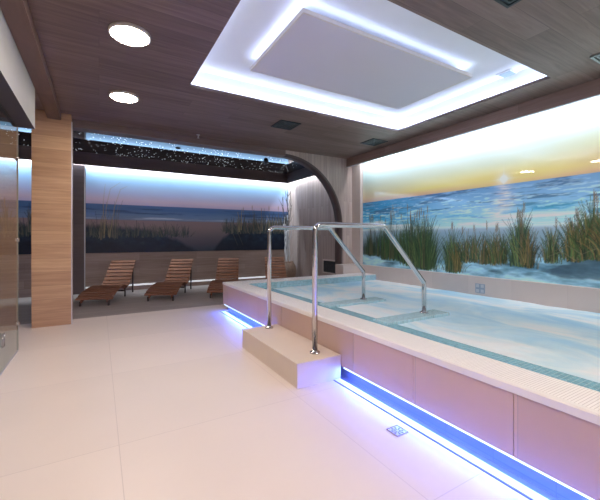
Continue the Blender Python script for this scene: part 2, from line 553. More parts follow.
struct(box(-.25, 8.785, .10, 4.735, 8.8, .135).build('baseboard_back', M['baseline']), 'white glowing line at the foot of the back wall', 'baseboard')

# left side
struct(box(XL - .1, YF, 0, XL, YB + .1, 3.2).build('wall_left', M['wallplain']))
struct(box(XL, YF - .1, 0, XR, YF, 3.2).build('wall_front', M['wallplain']))
struct(box(-.60, YF, 2.82, -.45, 5.74, CH).build('trim_12', M['beaml']), 'brown wooden ceiling beam beside the grey bulkhead', 'beam')
bk = MB()
bk.box(-.785, YF, 2.38, -.60, 4.68, CH)
bk.bm.normal_update()
bk.bm.faces.ensure_lookup_table()
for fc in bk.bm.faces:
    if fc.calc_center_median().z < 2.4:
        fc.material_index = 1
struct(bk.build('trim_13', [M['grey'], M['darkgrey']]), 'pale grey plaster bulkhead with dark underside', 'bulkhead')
cl = MB().box(-.775, 5.745, 0, -.335, 6.13, CH)
struct(cl.build('trim_14', M['oak'], origin=(-.775, 5.745, 0)), 'light oak-clad square column', 'column')
struct(box(-.335, 5.745, 0, -.322, 5.80, CH - .1).build('trim_15', M['lightmetal']), 'pale metal corner strip on the oak column', 'trim')

# ------------------------------------------------------------------ murals
def noise2(u, v, seed, octaves=4):
    """value noise, u and v arrays"""
    rng = np.random.RandomState(seed)
    tot = np.zeros_like(u, dtype=float)
    amp = 1.; s = 0.
    for o in range(octaves):
        g = rng.rand(64, 64)
        x = u * 2 ** o; y = v * 2 ** o
        xi = np.floor(x).astype(int); yi = np.floor(y).astype(int)
        fx = x - xi; fy = y - yi
        fx = fx * fx * (3 - 2 * fx); fy = fy * fy * (3 - 2 * fy)
        a = g[xi % 64, yi % 64]; b = g[(xi + 1) % 64, yi % 64]
        c_ = g[xi % 64, (yi + 1) % 64]; d = g[(xi + 1) % 64, (yi + 1) % 64]
        tot += amp * ((a * (1 - fx) + b * fx) * (1 - fy) + (c_ * (1 - fx) + d * fx) * fy)
        s += amp
        amp *= .55
    return tot / s

def srgb(c):
    return np.array([(x / 255) ** 2.2 for x in c])
def ramp(v, stops):
    """stops: list of (pos, sRGB colour)"""
    ps = [p for p, _ in stops]
    out = np.zeros(v.shape + (3,))
    for k in range(3):
        out[..., k] = np.interp(v, ps, [srgb(c)[k] for _, c in stops])
    return out
def blend(img, col, a):
    a = np.clip(a, 0, 1)[..., None]
    return img * (1 - a) + np.asarray(col) * a
def stroke(img, S0, Z0, res, pts, wid, col, alpha=.9):
    """paint a tapering polyline; pts in wall metres"""
    H, W = img.shape[:2]
    n = len(pts)
    for i in range(n - 1):
        (sa, za), (sb, zb) = pts[i], pts[i + 1]
        L = max(1, int(math.hypot(sb - sa, zb - za) / res * 1.5))
        for t in range(L):
            q = t / L
            s = sa + (sb - sa) * q; z = za + (zb - za) * q
            k = (i + q) / (n - 1)
            r = wid * (1 - k * .75) / res / 2
            x = (s - S0) / res; y = (z - Z0) / res
            xi0 = int(math.floor(x - r)); xi1 = int(math.ceil(x + r))
            yi = int(round(y))
            if yi < 0 or yi >= H: continue
            for xx in range(max(0, xi0), min(W - 1, xi1) + 1):
                a = alpha * min(1, max(0, r + .5 - abs(xx - x)))
                if a > 0:
                    img[yi, xx] = img[yi, xx] * (1 - a) + col * a
def tuft(img, S0, Z0, res, sc, zb, width, height, n, cols, rng, lean=.25, wid=.016, seeds=0):
    for _ in range(n):
        s = sc + rng.normal(0, width * .38)
        edge = abs(s - sc) / width
        h = height * (1 - .7 * min(1, edge)) * rng.uniform(.45, 1)
        ln = (s - sc) * .6 + rng.normal(0, lean * .35) * h
        z0 = zb + rng.uniform(-.04, .04)
        pts = [(s + ln * q * q, z0 + h * q * (1 - .12 * abs(ln) * q)) for q in (0, .25, .5, .75, 1)]
        c = np.array(cols[rng.randint(len(cols))]) * rng.uniform(.7, 1.25)
        stroke(img, S0, Z0, res, pts, wid, c)
    for _ in range(seeds):
        s = sc + rng.normal(0, width * .25)
        h = height * rng.uniform(.95, 1.12)
        ln = rng.normal(0, .1) * h
        c = srgb((96, 84, 62))
        pts = [(s + ln * q * q, zb + h * q) for q in (0, .3, .6, .85)]
        stroke(img, S0, Z0, res, pts, .012, c)
        top = pts[-1]
        for k in range(6):
            zz = top[1] + k * .018
            stroke(img, S0, Z0, res, [(top[0] - .01, zz), (top[0] + .012 * (-1) ** k, zz + .05)], .011, srgb((122, 98, 74)), .7)

def mural(name, img, origin, sdir, res, mat, back, label, cat='mural', parent=None):
    """a thin printed panel; img[z, s]; sdir = wall direction of +s"""
    H, W = img.shape[:2]
    sdir = np.array(sdir, float)
    S, Z = np.meshgrid(np.arange(W) * res, np.arange(H) * res)
    P = S[..., None] * sdir + Z[..., None] * np.array([0, 0, 1.])
    Q = np.concatenate([P.reshape(-1, 3), P[[0, 0, -1, -1], [0, -1, -1, 0]] + np.array(back)])
    i = np.arange(H * W).reshape(H, W)
    q = np.stack([i[:-1, :-1], i[:-1, 1:], i[1:, 1:], i[1:, :-1]], -1).reshape(-1, 4)
    N = H * W
    extra = [[N, N + 3, N + 2, N + 1]]
    me = bpy.data.meshes.new(name)
    verts = Q
    loops = np.concatenate([q.reshape(-1), np.array(extra).reshape(-1)])
    nf = len(q) + 1
    me.vertices.add(len(verts)); me.vertices.foreach_set('co', verts.astype(np.float32).reshape(-1))
    me.loops.add(len(loops)); me.loops.foreach_set('vertex_index', loops.astype(np.int32))
    me.polygons.add(nf)
    me.polygons.foreach_set('loop_start', (np.arange(nf) * 4).astype(np.int32))
    me.update(calc_edges=True)
    # sides
    att = me.color_attributes.new('print', 'FLOAT_COLOR', 'POINT')
    col = np.ones((len(verts), 4), np.float32)
    col[:N, :3] = np.clip(img.reshape(-1, 3), 0, 1)
    col[N:, :3] = .3
    att.data.foreach_set('color', col.reshape(-1))
    me.materials.append(mat)
    me.validate()
    # edge faces so the panel has real thickness
    bm = bmesh.new(); bm.from_mesh(me)
    bm.verts.ensure_lookup_table()
    cr = [int(i[0, 0]), int(i[0, -1]), int(i[-1, -1]), int(i[-1, 0])]
    edges = [list(i[0, :]), list(i[:, -1]), list(i[-1, ::-1]), list(i[::-1, 0])]
    for k in range(4):
        a, b = N + k, N + (k + 1) % 4
        bm.faces.new([bm.verts[int(v)] for v in edges[k]] + [bm.verts[b], bm.verts[a]])
    bmesh.ops.recalc_face_normals(bm, faces=bm.faces[:])
    bm.to_mesh(me); bm.free()
    o = bpy.data.objects.new(name, me)
    COL.objects.link(o)
    o.location = origin
    tag(o, label, cat)
    return o

# ---- sunrise mural on the right wall: s = distance from the far end (5.66 - y)
res = .008
Sw, Zb, Zt = 6.6, .635, 2.80
H = int((Zt - Zb) / res) + 1; W = int(Sw / res) + 1
S, Z = np.meshgrid(np.arange(W) * res, Zb + np.arange(H) * res)
yv = 5.66 - S
sun = 2.70
hz = 1.945
img = ramp(Z, [(1.94, (236, 170, 150)), (1.98, (242, 196, 140)), (2.05, (254, 234, 130)), (2.13, (250, 240, 170)), (2.27, (226, 234, 206)), (2.42, (208, 226, 224)), (2.8, (196, 222, 232))])
pinkz = ramp(Z, [(1.94, (206, 138, 128)), (2.06, (236, 172, 150)), (2.16, (240, 200, 150)), (2.28, (232, 222, 150)), (2.45, (206, 216, 190)), (2.8, (190, 215, 225))])
img = blend(img, pinkz, np.clip((sun - .5 - yv) / 1.2, 0, 1))
farz = ramp(Z, [(1.94, (228, 188, 170)), (2.04, (238, 212, 170)), (2.18, (224, 224, 190)), (2.4, (195, 222, 220)), (2.8, (190, 222, 232))])
img = blend(img, farz, np.clip((yv - 4.1) / 1.3, 0, 1))
d2 = ((yv - sun) / 1.0) ** 2 + ((Z - 2.02) / .10) ** 2
img = blend(img, srgb((250, 222, 120)), .8 * np.exp(-d2 / 1.2))
d3 = np.sqrt(((yv - sun)) ** 2 + ((Z - 2.02)) ** 2)
img = blend(img, srgb((255, 252, 240)), np.clip(1.2 - d3 / .05, 0, 1) + .7 * np.exp(-(d3 / .10) ** 2) + .45 * np.exp(-((np.abs(yv - sun) * np.abs(Z - 2.02)) / .0009)) * np.exp(-(d3 / .15) ** 2))
# sea
n1 = noise2(S * 2.2 + 3, Z * 26, 1, 5)
n2 = noise2(S * 7, Z * 60, 2, 3)
sea = ramp(Z, [(1.35, (190, 214, 226)), (1.5, (158, 196, 220)), (1.7, (132, 172, 204)), (1.94, (104, 140, 180))])
teal = ramp(Z, [(1.35, (120, 186, 206)), (1.6, (56, 156, 194)), (1.8, (28, 136, 182)), (1.94, (20, 118, 166))])
sea = blend(sea, teal, np.clip((yv - 3.6) / 1.3, 0, 1) * .9)
sea = blend(sea, srgb((46, 78, 118)), np.clip((n1 - .56) * 7, 0, .75) * np.clip((Z - 1.42) / .1, .2, 1))
sea = blend(sea, srgb((212, 230, 240)), np.clip((n2 - .56) * 6, 0, .75) * np.clip((1.95 - Z) / .3, .2, 1))
sea = blend(sea, srgb((70, 170, 205)), np.clip((n1 - .46) * 4, 0, .6) * np.exp(-((Z - 1.56) / .09) ** 2))
foam = noise2(S * 1.2, Z * 14, 7, 4)
sea = blend(sea, srgb((235, 240, 242)), np.clip((foam - .46) * 6, 0, 1) * np.exp(-((Z - 1.46) / .08) ** 2))
sea = blend(sea, srgb((250, 214, 200)), .6 * np.exp(-((yv - sun) / (.08 + (hz - Z) * .25)) ** 2) * np.clip(n2 * 1.8 - .3, 0, 1))
img = np.where((Z < hz)[..., None], sea, img)
shore = 1.40 + .02 * np.sin(S * 1.7)
wet = ramp(Z, [(1.0, (120, 138, 150)), (1.28, (140, 158, 172)), (1.33, (158, 170, 182)), (1.38, (216, 222, 220)), (1.43, (196, 214, 222))])
img = blend(img, wet, np.clip((shore - Z) / .03, 0, 1))
# dune sand: low foreground rising to the right
dune = np.interp(yv, [-1, .8, 1.6, 1.9, 2.3, 2.9, 3.4, 3.8, 4.4, 5.0, 5.7], [1.12, 1.1, 1.10, 1.03, .95, .90, .86, .84, .80, .84, .86]) + .02 * (noise2(S * 3, S * 0 + .3, 5, 3) - .5)
sn = noise2(S * 3.5, Z * 11, 11, 5)
sand = ramp(sn, [(.2, (72, 104, 122)), (.42, (122, 158, 176)), (.58, (160, 194, 210)), (.8, (192, 216, 226))])
sand = blend(sand, srgb((48, 66, 80)), np.clip((noise2(S * 2.6 + 9, Z * 9, 21, 3) - .54) * 8, 0, .8) * np.clip((Z - .68) / .05, 0, 1))
img = blend(img, sand, np.clip((dune - Z) / .02, 0, 1))
dark = ramp(sn, [(.2, (26, 40, 40)), (.8, (56, 74, 72))])
img = blend(img, dark, np.clip((yv - 4.3) / .5, 0, .85) * np.clip((Z - .82) / .05, 0, 1) * np.clip((1.22 - Z) / .25, 0, 1))
rng = np.random.RandomState(5)
G = [srgb(c) for c in ((60, 84, 50), (84, 104, 58), (44, 66, 48), (108, 118, 70), (70, 92, 70), (40, 56, 40))]
B = [srgb(c) for c in ((96, 78, 46), (70, 74, 42), (120, 92, 56), (52, 60, 38), (140, 112, 70))]
def T(y, zb, w_, h_, n, cols=G, **k):
    tuft(img, 0, Zb, res, 5.66 - y, zb, w_, h_, n, cols, rng, **k)
K = [srgb(c) for c in ((24, 36, 30), (36, 50, 38), (50, 66, 44))]
def reeds(y0, y1, zb, h, n, cols, seeds, lean=.3):
    for _ in range(n):
        y = rng.uniform(y0, y1)
        T(y, zb, .05, h * rng.uniform(.55, 1.1), 5, cols, lean=lean, wid=.009)
    for _ in range(seeds):
        T(rng.uniform(y0, y1), zb, .03, h * rng.uniform(.95, 1.2), 1, cols, wid=.008, seeds=1)
reeds(4.9, 5.6, .86, .68, 70, K + G[:1], 7)
reeds(4.4, 5.1, .80, .80, 80, K + G[:2], 8)
reeds(3.85, 4.6, .76, .80, 90, K + G, 9)
T(4.35, .72, .28, .95, 230, K + G, wid=.010, lean=.4, seeds=2)
T(4.05, .68, .30, 1.0, 330, K + G, wid=.010, lean=.4, seeds=3)
T(3.5, .68, .17, .74, 240, K + G, wid=.010, lean=.4, seeds=2)
T(3.42, .70, .10, .5, 80, B, wid=.009, lean=.5)
for y in (3.27, 3.12, 2.98, 2.84, 2.72):
    T(y, .86 + rng.uniform(-.03, .03), .11, .50, 90, K + G[:3] + B, wid=.009, lean=.5, seeds=1)
T(2.49, .85, .15, .74, 260, K + G, wid=.010, lean=.35, seeds=5)
T(2.38, .84, .13, .55, 90, B + K, wid=.009, lean=.6, seeds=1)
T(2.12, .92, .13, .46, 110, G + B + K, wid=.009, lean=.5, seeds=1)
T(1.88, .95, .14, .56, 200, K + G[:3] + B, wid=.010, lean=.4, seeds=2)
T(1.70, .98, .17, .70, 300, K + G[:3] + B, wid=.010, lean=.4, seeds=4)
T(1.45, 1.0, .25, .78, 380, K + G[:3] + B, wid=.010, lean=.4, seeds=4)
for y in (1.1, .7, .2, -.3): T(y, 1.0, .3, .6, 220, K + G + B, wid=.010, seeds=2)
for _ in range(10):
    y = rng.uniform(.4, 1.95); z = rng.uniform(.9, 1.05); l = rng.uniform(.15, .4)
    stroke(img, 0, Zb, res, [(5.66 - y, z), (5.66 - y - l * .5, z + l * .35), (5.66 - y - l, z + l * .1)], .008, srgb((150, 128, 100)), .35)
low = (Z < hz)[..., None]  # print colours lifted below the horizon, where the strip's light falls off
img = np.where(low, np.clip(img * np.array([1.35, 1.58, 1.62]), 0, 1), np.clip(img * .90 + np.array([.11, .12, .11]), 0, 1))
mural('sunrise_mural', img, (4.86, 5.66, Zb), (0, -1, 0), res, M['mural'], (.03, 0, 0),
      'glossy sunrise beach photo panel above the water, grasses in the foreground')

# ---- dune mural on the back wall: s = x
def back_img(x0, x1, seed):
    res = .010
    Zb, Zt = .87, 2.76
    H = int((Zt - Zb) / res) + 1; W = int((x1 - x0) / res) + 1
    X, Z = np.meshgrid(x0 + np.arange(W) * res, Zb + np.arange(H) * res)
    X_ = X + 5
    im = ramp(Z, [(1.95, (178, 158, 184)), (2.06, (190, 168, 188)), (2.22, (166, 172, 204)), (2.45, (146, 180, 212)), (2.76, (160, 190, 215))])
    sea = ramp(Z, [(1.6, (104, 118, 148)), (1.72, (92, 116, 152)), (1.86, (64, 94, 138)), (1.96, (70, 96, 140))])
    nn = noise2(X_ * 1.3, Z * 30, 3, 4)
    sea = blend(sea, srgb((30, 54, 92)), np.clip((nn - .52) * 6, 0, .7) * np.clip((1.93 - Z) / .06, 0, 1))
    sea = blend(sea, srgb((170, 184, 206)), np.clip((nn - .50) * 5, 0, .9) * np.exp(-((Z - 1.66) / .035) ** 2))
    im = np.where((Z < 1.96)[..., None], sea, im)
    beach = ramp(Z, [(.9, (50, 58, 74)), (1.2, (92, 84, 96)), (1.45, (122, 104, 108)), (1.6, (128, 108, 114))])
    im = blend(im, beach, np.clip((1.62 - Z) / .02, 0, 1))
    # dark dunes left and right of a sandy path at x ~ 2.2
    top = np.interp(X, [-3.5, -1, 0, .8, 1.3, 1.8, 2.2, 2.5, 2.75, 3.1, 4.0, 4.8], [1.55, 1.52, 1.5, 1.46, 1.36, 1.12, .86, .86, 1.2, 1.5, 1.62, 1.68])
    top = top + .12 * (noise2(X_ * 4, X_ * 0, 9, 4) - .5)
    veg = ramp(noise2(X_ * 9, Z * 12, 13, 4), [(.2, (12, 26, 46)), (.6, (26, 44, 64)), (.9, (46, 62, 74))])
    lowdark = np.clip((1.25 - Z) / .35, 0, .75)
    veg = blend(veg, srgb((12, 24, 44)), lowdark)
    im = blend(im, veg, np.clip((top - Z) / .10, 0, 1))
    rg = np.random.RandomState(seed)
    D = [srgb(c) for c in ((44, 58, 62), (62, 72, 70), (84, 84, 76), (34, 48, 56))]
    Lg = [srgb(c) for c in ((150, 132, 100), (120, 108, 88), (96, 92, 84))]
    def T(x, zb, w_, h_, n, cols, **k):
        if x0 - .3 < x < x1 + .3:
            tuft(im, x0, Zb, res, x, zb, w_, h_, n, cols, rg, **k)
    for x in np.arange(-3, 1.9, .22): T(x, 1.25, .2, .35, 26, D)
    for x in np.arange(2.9, 4.8, .16): T(x, 1.35, .16, .42 + .16 * (x - 2.9) / 2, 34, D + Lg[2:])
    for x in (3.3, 3.7, 3.95, 4.2, 4.45, 4.6): T(x, 1.4, .2, .62, 16, D + Lg, wid=.02, seeds=1)
    for x in (.02, .15, .3): T(x, 1.2, .14, 1.0, 9, D + Lg, wid=.010)
    for p in ([(.1, 1.2), (.14, 1.9), (.22, 2.3), (.42, 2.46)], [(.2, 1.2), (.3, 1.9), (.42, 2.3), (.56, 2.38)], [(.1, 1.3), (.08, 2.0), (.12, 2.4)]):
        if x0 < 0 < x1: stroke(im, x0, Zb, res, p, .016, Lg[0], .5)
    for x in (-1.05, -.9, -1.2, -.7, -1.6, -2.2): T(x, 1.3, .16, .7, 40, D + Lg[2:], seeds=1)
    for x in (3.1, 3.25): stroke(im, x0, Zb, res, [(x - .25, 1.6), (x - .05, 1.35), (x + .1, 1.0)], .02, Lg[2], .6) if x0 < x < x1 else None
    return im, res
im, r_ = back_img(-.25, 4.73, 3)
im = np.clip(im * 1.3, 0, 1)
mural('dune_mural', im, (-.25, 8.77, .87), (1, 0, 0), r_, M['muralb'], (0, .025, 0),
      'wide dusk beach photo panel behind the loungers, dark dune grass below')
im, r_ = back_img(-3.4, -.51, 8)
im = np.clip(im * 1.3, 0, 1)
mural('dune_mural', im, (-3.4, 8.77, .87), (1, 0, 0), r_, M['muralb'], (0, .025, 0),
      'narrow slice of dusk beach photo panel seen between glass screen and oak column')

# ------------------------------------------------------------------ ceiling fittings
pn = thing('ceiling_panel', (PX0, PY0, 3.02), 'flat white floating panel in the middle of the lit ceiling recess', 'ceiling panel')
o = (PX0, PY0, 3.02)
p_ = MB().box(PX0, PY0, 3.02, PX1, PY1, 3.045)
p_.build('panel_board', M['panelwhite'], pn, o)
e_ = MB()
for a in ((PX0 - .012, PY0 - .012, PX1 + .012, PY0), (PX0 - .012, PY1, PX1 + .012, PY1 + .012),
          (PX0 - .012, PY0, PX0, PY1), (PX1, PY0, PX1 + .012, PY1)):
    e_.box(a[0], a[1], 3.018, a[2], a[3], 3.055)
e_.build('edge_frame', M['lamprim'], pn, o)
h_ = MB()
for x in (PX0 + .4, PX1 - .4):
    for y in (PY0 + .3, PY1 - .3):
        h_.tube([(x, y, 3.045), (x, y, 3.16)], .01, 8)
h_.build('hanger', M['lightmetal'], pn, o)

def round_light(x, y, r, label):
    t = thing('ceiling_light', (x, y, CH), label, 'ceiling light', group=None)
    MB().lathe([(r + .012, 0), (r + .012, -.022), (r, -.028), (r - .004, -.02), (r - .004, 0)], 48).build('rim', M['lamprim'], t)
    MB().lathe([(r - .006, -.004), (r - .006, -.024), (r * .8, -.029), (.001, -.031)], 48).build('diffuser', M['lamp'], t)
round_light(.225, 3.22, .150, 'larger round white ceiling light, nearer to the camera')
round_light(.262, 4.67, .150, 'smaller round white ceiling light, nearer to the lounger area')
for x, y, lab in ((.2, 1.79, 'round white ceiling light out of view, third of the left row'), (.2, .35, 'round white ceiling light directly above the camera'),
                  (.2, -1.1, 'round white ceiling light behind the camera on the left'), (2.6, -.2, 'round ceiling light added for fill, unseen behind the camera over the pool rim'),
                  (2.6, -1.6, 'round ceiling light added for fill, unseen behind the camera over the pool, farthest back')):
    round_light(x, y, .150, lab)  # the row over the pool is unseen, added to brighten the room

def vent(x, y, sz, label, pale=False):
    t = thing('ceiling_vent', (x, y, CH), label, 'air vent')
    fr = MB(); h = sz / 2
    for a in ((-h, -h, h, -h + .02), (-h, h - .02, h, h), (-h, -h + .02, -h + .02, h - .02), (h - .02, -h + .02, h, h - .02)):
        fr.box(a[0], a[1], -.014, a[2], a[3], 0)
    fr.build('frame', M['ventpale'] if pale else M['ventdark'], t)
    MB().box(-h + .02, -h + .02, -.004, h - .02, h - .02, 0).build('backing', M['ventdark'], t)
    s_ = MB()
    for k in range(1, 4):
        q = h * (1 - k * .24)
        for a in ((-q, -q, q, -q + .012), (-q, q - .012, q, q), (-q, -q + .012, -q + .012, q - .012), (q - .012, -q + .012, q, q - .012)):
            s_.box(a[0], a[1], -.012, a[2], a[3], -.004)
    s_.build('vane_rings', M['ventpale'] if pale else M['vane'], t)
vent(2.45, 4.62, .34, 'square dark air vent in the wood ceiling between recess and arch, left of the pair')
vent(4.25, 4.65, .34, 'square dark air vent in the wood ceiling at the far right corner of the recess')
vent(2.47, 1.28, .30, 'square dark air vent at the top edge of the picture')
vent(4.17, 1.28, .30, 'square pale air vent at the right edge of the picture', True)

def R4(p, nm, z, mat, par, off):
    pass
t = thing('ceiling_speaker', (4.19, 2.29, CT), 'small pale square speaker cover in the corner of the lit ceiling recess', 'speaker')
MB().box(-.085, -.085, -.012, .085, .085, 0, bevel=.004).build('frame', M['white'], t)
MB().box(-.065, -.065, -.016, .065, .065, -.011).build('grille', M['ventpale'], t)
t = thing('sprinkler', (1.427, 5.80, CH), 'tiny ceiling sprinkler head in front of the lintel', 'sprinkler')
MB().lathe([(.03, 0), (.03, -.006), (.012, -.010), (.012, -.03), (.004, -.035), (.004, -.05), (.018, -.052), (.018, -.055)], 16).build('head', M['lightmetal'], t)
t = thing('ceiling_camera', (3.427, 7.467, 3.03), 'small dark dome camera on the starry ceiling', 'camera')
MB().lathe([(.06, 0), (.06, -.02), (.05, -.025)], 20).build('base', M['darksteel'], t)
MB().lathe([(.05, -.02), (.048, -.045), (.035, -.065), (.012, -.075)], 20).build('dome', M['ventdark'], t)
t = thing('downlight', (1.387, 7.291, 3.03), 'small dark round spot fitting in the starry ceiling', 'downlight')
MB().lathe([(.05, 0), (.05, -.012), (.038, -.014), (.034, -.004)], 20).build('ring', M['darksteel'], t)
MB().lathe([(.033, -.002), (.033, -.008)], 16).build('lens', M['ventdark'], t)

# stars: tiny glowing fibre ends set in the black ceiling
st = MB()
rs = random.Random(9)
for _ in range(700):
    x = rs.uniform(-3.2, 4.6); y = rs.uniform(6.3, 8.6)
    r = rs.choice((.0035, .0045, .0055))
    bmesh.ops.create_icosphere(st.bm, subdivisions=1, radius=r, matrix=Matrix.Translation((x, y, 3.03 - r * .6)))
tag(st.build('ceiling_stars', M['star']), 'tiny white star lights scattered over the black ceiling', 'star lights', kind='stuff')

# ------------------------------------------------------------------ glass screen
t = thing('glass_screen', (-.75, 2.9, 0), 'frameless clear glass screen under the grey bulkhead, left edge of the picture', 'glass screen')
o = (-.75, 2.9, 0)
box(-.756, 3.805, .008, -.744, 4.68, 2.38).build('glass_pane', M['glass'], t, o)
box(-.756, 1.9, .008, -.744, 3.795, 2.38).build('glass_door', M['glass'], t, o)
for z in (.294, 1.18, 2.04):
    q = MB().box(-.766, 4.655, z - .02, -.734, 4.685, z + .02, bevel=.003)
    q.build('clamp', M['steel'], t, o)
q = MB()
q.tube([(-.73, 3.92, .24), (-.73, 3.92, .35)], .006, 8); q.tube([(-.73, 3.99, .24), (-.73, 3.99, .35)], .006, 8)
q.tube([(-.73, 3.92, .35), (-.73, 3.99, .35)], .006, 8); q.tube([(-.73, 3.92, .24), (-.73, 3.99, .24)], .006, 8)
q.tube([(-.744, 3.955, .24), (-.728, 3.955, .24)], .006, 8)
q.build('handle', M['steel'], t, o)
box(-.759, 1.9, 0, -.741, 4.68, .009).build('floor_seal', M['lightmetal'], t, o)
box(-.757, 4.68, .008, -.743, 4.684, 2.38).build('pane_edge', plain('glass_edge', (.30, .40, .38), .2, var=.05), t, o)

# ------------------------------------------------------------------ pool
PX, PZ = 1.79, .47
PYN, PYE = YF + .02, 5.60
pool = thing('whirlpool', (PX, 3.49, 0), 'raised whirlpool clad in beige tile with white ribbed rim and blue-lit foot', 'pool')
o = (PX, 3.49, 0)
ys = []
y = PYE
edges = [PYE, 5.41, 4.77, 4.13, 3.49, 2.85, 2.21, 1.59, .95, .31, -.33, -.97, -1.61, -2.25, PYN]
for a, b in zip(edges[:-1], edges[1:]):
    MB().box(PX + .006, b + .0015, .10, PX + .04, a - .0015, .425, bevel=.002).build('side_panel', M['pooltile'], pool, o)
MB().box(GX0 + .002, PYN, -.031, GX1, PYE - .1, -.022).build('gutter', M['gutter'], pool, o)
MB().box(GX1, PYN, -.03, GX1 + .03, PYE - .06, .10).build('plinth', M['plinth'], pool, o)
MB().box(PX + .04, PYN, .10, 2.02, PYE, .36).build('pool_wall', M['pooltile'], pool, o)
MB().box(PX + .006, PYE, .10, 4.35, PYE + .03, .425).build('end_panel', M['pooltile'], pool, o)
MB().box(GX1, PYE - .06, 0, 4.35, PYE - .03, .10).build('end_plinth', M['plinth'], pool, o)
# rim: solid coping with ribbed overflow grate let into the top
cp = MB()
cp.prism([(PX - .004, .425), (PX - .004, .462), (PX + .004, .47), (PX + .03, .47), (PX + .03, .464), (2.05, .464), (2.05, .36), (2.02, .36), (2.02, .425)], 'Y', PYN, 5.20)
cp.build('coping', M['coping'], pool, o)
cp = MB()
cp.box(PX - .004, 5.20, .425, 4.35, PYE + .02, .464, bevel=.004)
cp.box(4.35, 5.20, .36, 4.79, 5.66, .464)
cp.build('end_coping', M['coping'], pool, o)
MB().box(2.05, 5.18, .36, 4.79, 5.20, .464).build('mosaic_face', M['mosaicdz'], pool, o)
pass
MB().box(PX + .03, PYN, .464, 2.05, 5.20, .470).build('overflow_grate', M['grate'], pool, o)
MB().box(PX + .03, 5.18, .464, 4.79, 5.56, .4705).build('end_grate', M['gratex'], pool, o)
MB().box(2.05, PYN, .30, 2.46, 5.18, .375, bevel=.006).build('mosaic_ledge', M['mosaicd'], pool, o)
MB().box(2.05, PYN, 0, 4.79, 5.18, .06).build('basin_floor', M['basin'], pool, o)
for (ya, yb) in ((2.39, 2.60), (3.34, 3.56)):
    MB().box(2.36, ya, .06, 3.27, yb, .395, bevel=.012).build('entry_platform', M['mosaic'], pool, o)
for a, b in ((PYN, 2.34), (3.60, PYE - .02)):
    MB().box(PX + .008, a, .090, PX + .018, b, .1).build('led_strip', M['ledblue'], pool, o)
# water
nx, ny = 90, 220
wb = bmesh.new()
wx0, wx1, wy0, wy1 = 2.44, 4.795, PYN, 5.175
X_, Y_ = np.meshgrid(np.linspace(wx0, wx1, nx), np.linspace(wy0, wy1, ny))
hn = noise2(X_ * 2.0 + 4, Y_ * 1.4 + 6, 31, 4)
hn2 = noise2(X_ * 6 + 4, Y_ * 6 + 6, 32, 3)
zz = .366 + (hn - .5) * .022 + (hn2 - .5) * .010
vv = [[wb.verts.new((X_[j, i], Y_[j, i], zz[j, i])) for i in range(nx)] for j in range(ny)]
for j in range(ny - 1):
    for i in range(nx - 1):
        wb.faces.new((vv[j][i], vv[j][i + 1], vv[j + 1][i + 1], vv[j + 1][i])).smooth = True
ww = MB(); ww.bm.free(); ww.bm = wb
wo = ww.build('pool_water', M['water'])
tag(wo, 'foaming pale blue water filling the whirlpool', 'water', kind='stuff')

# entry step
t = thing('entry_step', (1.36, 2.37, 0), 'low beige tiled step block against the pool side, under the handrails', 'step')
MB().box(0, 0, 0, .43, 1.215, .185, bevel=.003).build('step_block', M['steptile'], t)
MB().box(-.004, -.004, .185, .43, 1.219, .20, bevel=.003).build('step_top', M['steptile'], t)

# drain channel strip and slot
SX = 1.715
for (a, b) in ((PYN, 2.36), (3.60, 5.52)):
    t = thing('drain_channel', (SX, a, 0), 'white channel strip with dark slot on the floor, %s' % ('near stretch before the step' if a < 0 else 'far stretch beyond the step'), 'drain channel')
    MB().box(0, 0, 0, .058, b - a, .006, bevel=.002).build('cover_strip', M['strip'], t)
    MB().box(-.010, 0, 0, -.001, b - a, .003).build('slot', M['slot'], t)

# floor drain
t = thing('floor_drain', (1.60, 1.54, 0), 'small patterned steel floor drain beside the near channel strip', 'floor drain')
t.scale = (.88, .88, 1)
d = MB()
for a in ((-.055, -.055, .055, -.047), (-.055, .047, .055, .055), (-.055, -.047, -.047, .047), (.047, -.047, .055, .047)):
    d.box(a[0], a[1], 0, a[2], a[3], .004)
d.build('frame', M['steel'], t)
box(-.047, -.047, 0, .047, .047, .003).build('plate', M['lightmetal'], t)
d = MB()
for k in range(8):
    a = k * PI / 4 + PI / 8
    for r0, r1, w_ in ((.012, .026, .006), (.030, .043, .012)):
        d.slab((r0 * math.cos(a), r0 * math.sin(a), .0032), (r1 * math.cos(a), r1 * math.sin(a), .0032), w_, .0016)
d.build('slots', M['slot'], t)

# steel plate on the upstand
t = thing('wall_plate', (4.80, 3.005, .465), 'small square steel plate on the tiled upstand at the waterline', 'wall plate')
MB().box(-.008, -.072, -.068, 0, .072, .068, bevel=.003).build('plate', plain('plate_blue_grey', (.36, .42, .52), .35, .4, var=.05), t)
for a in (-.035, .035):
    for b in (-.035, .035):
        box(-.012, a - .022, b - .022, -.007, a + .022, b + .022, bevel=.003).build('button', M['lightmetal'], t)

# vent grille at the foot of the side wall behind the arch
t = thing('wall_grille', (4.86, 6.88, .50), 'small framed dark vent grille low on the board wall behind the pool', 'vent grille')
fr = MB()
GW, GH = .28, .17
for a in ((-GW, -GH, GW, -GH + .03), (-GW, GH - .03, GW, GH), (-GW, -GH + .03, -GW + .03, GH - .03), (GW - .03, -GH + .03, GW, GH - .03)):
    fr.box(-.02, a[0], a[1], 0, a[2], a[3])
fr.build('frame', M['upstand'], t)
MB().box(-.008, -GW + .03, -GH + .03, 0, GW - .03, GH - .03).build('backing', M['ventdark'], t)
q = MB()
for k in range(7):
    q.box(-.014, -GW + .03, -.125 + k * .037, -.008, GW - .03, -.112 + k * .037)
q.build('louvres', M['darksteel'], t)

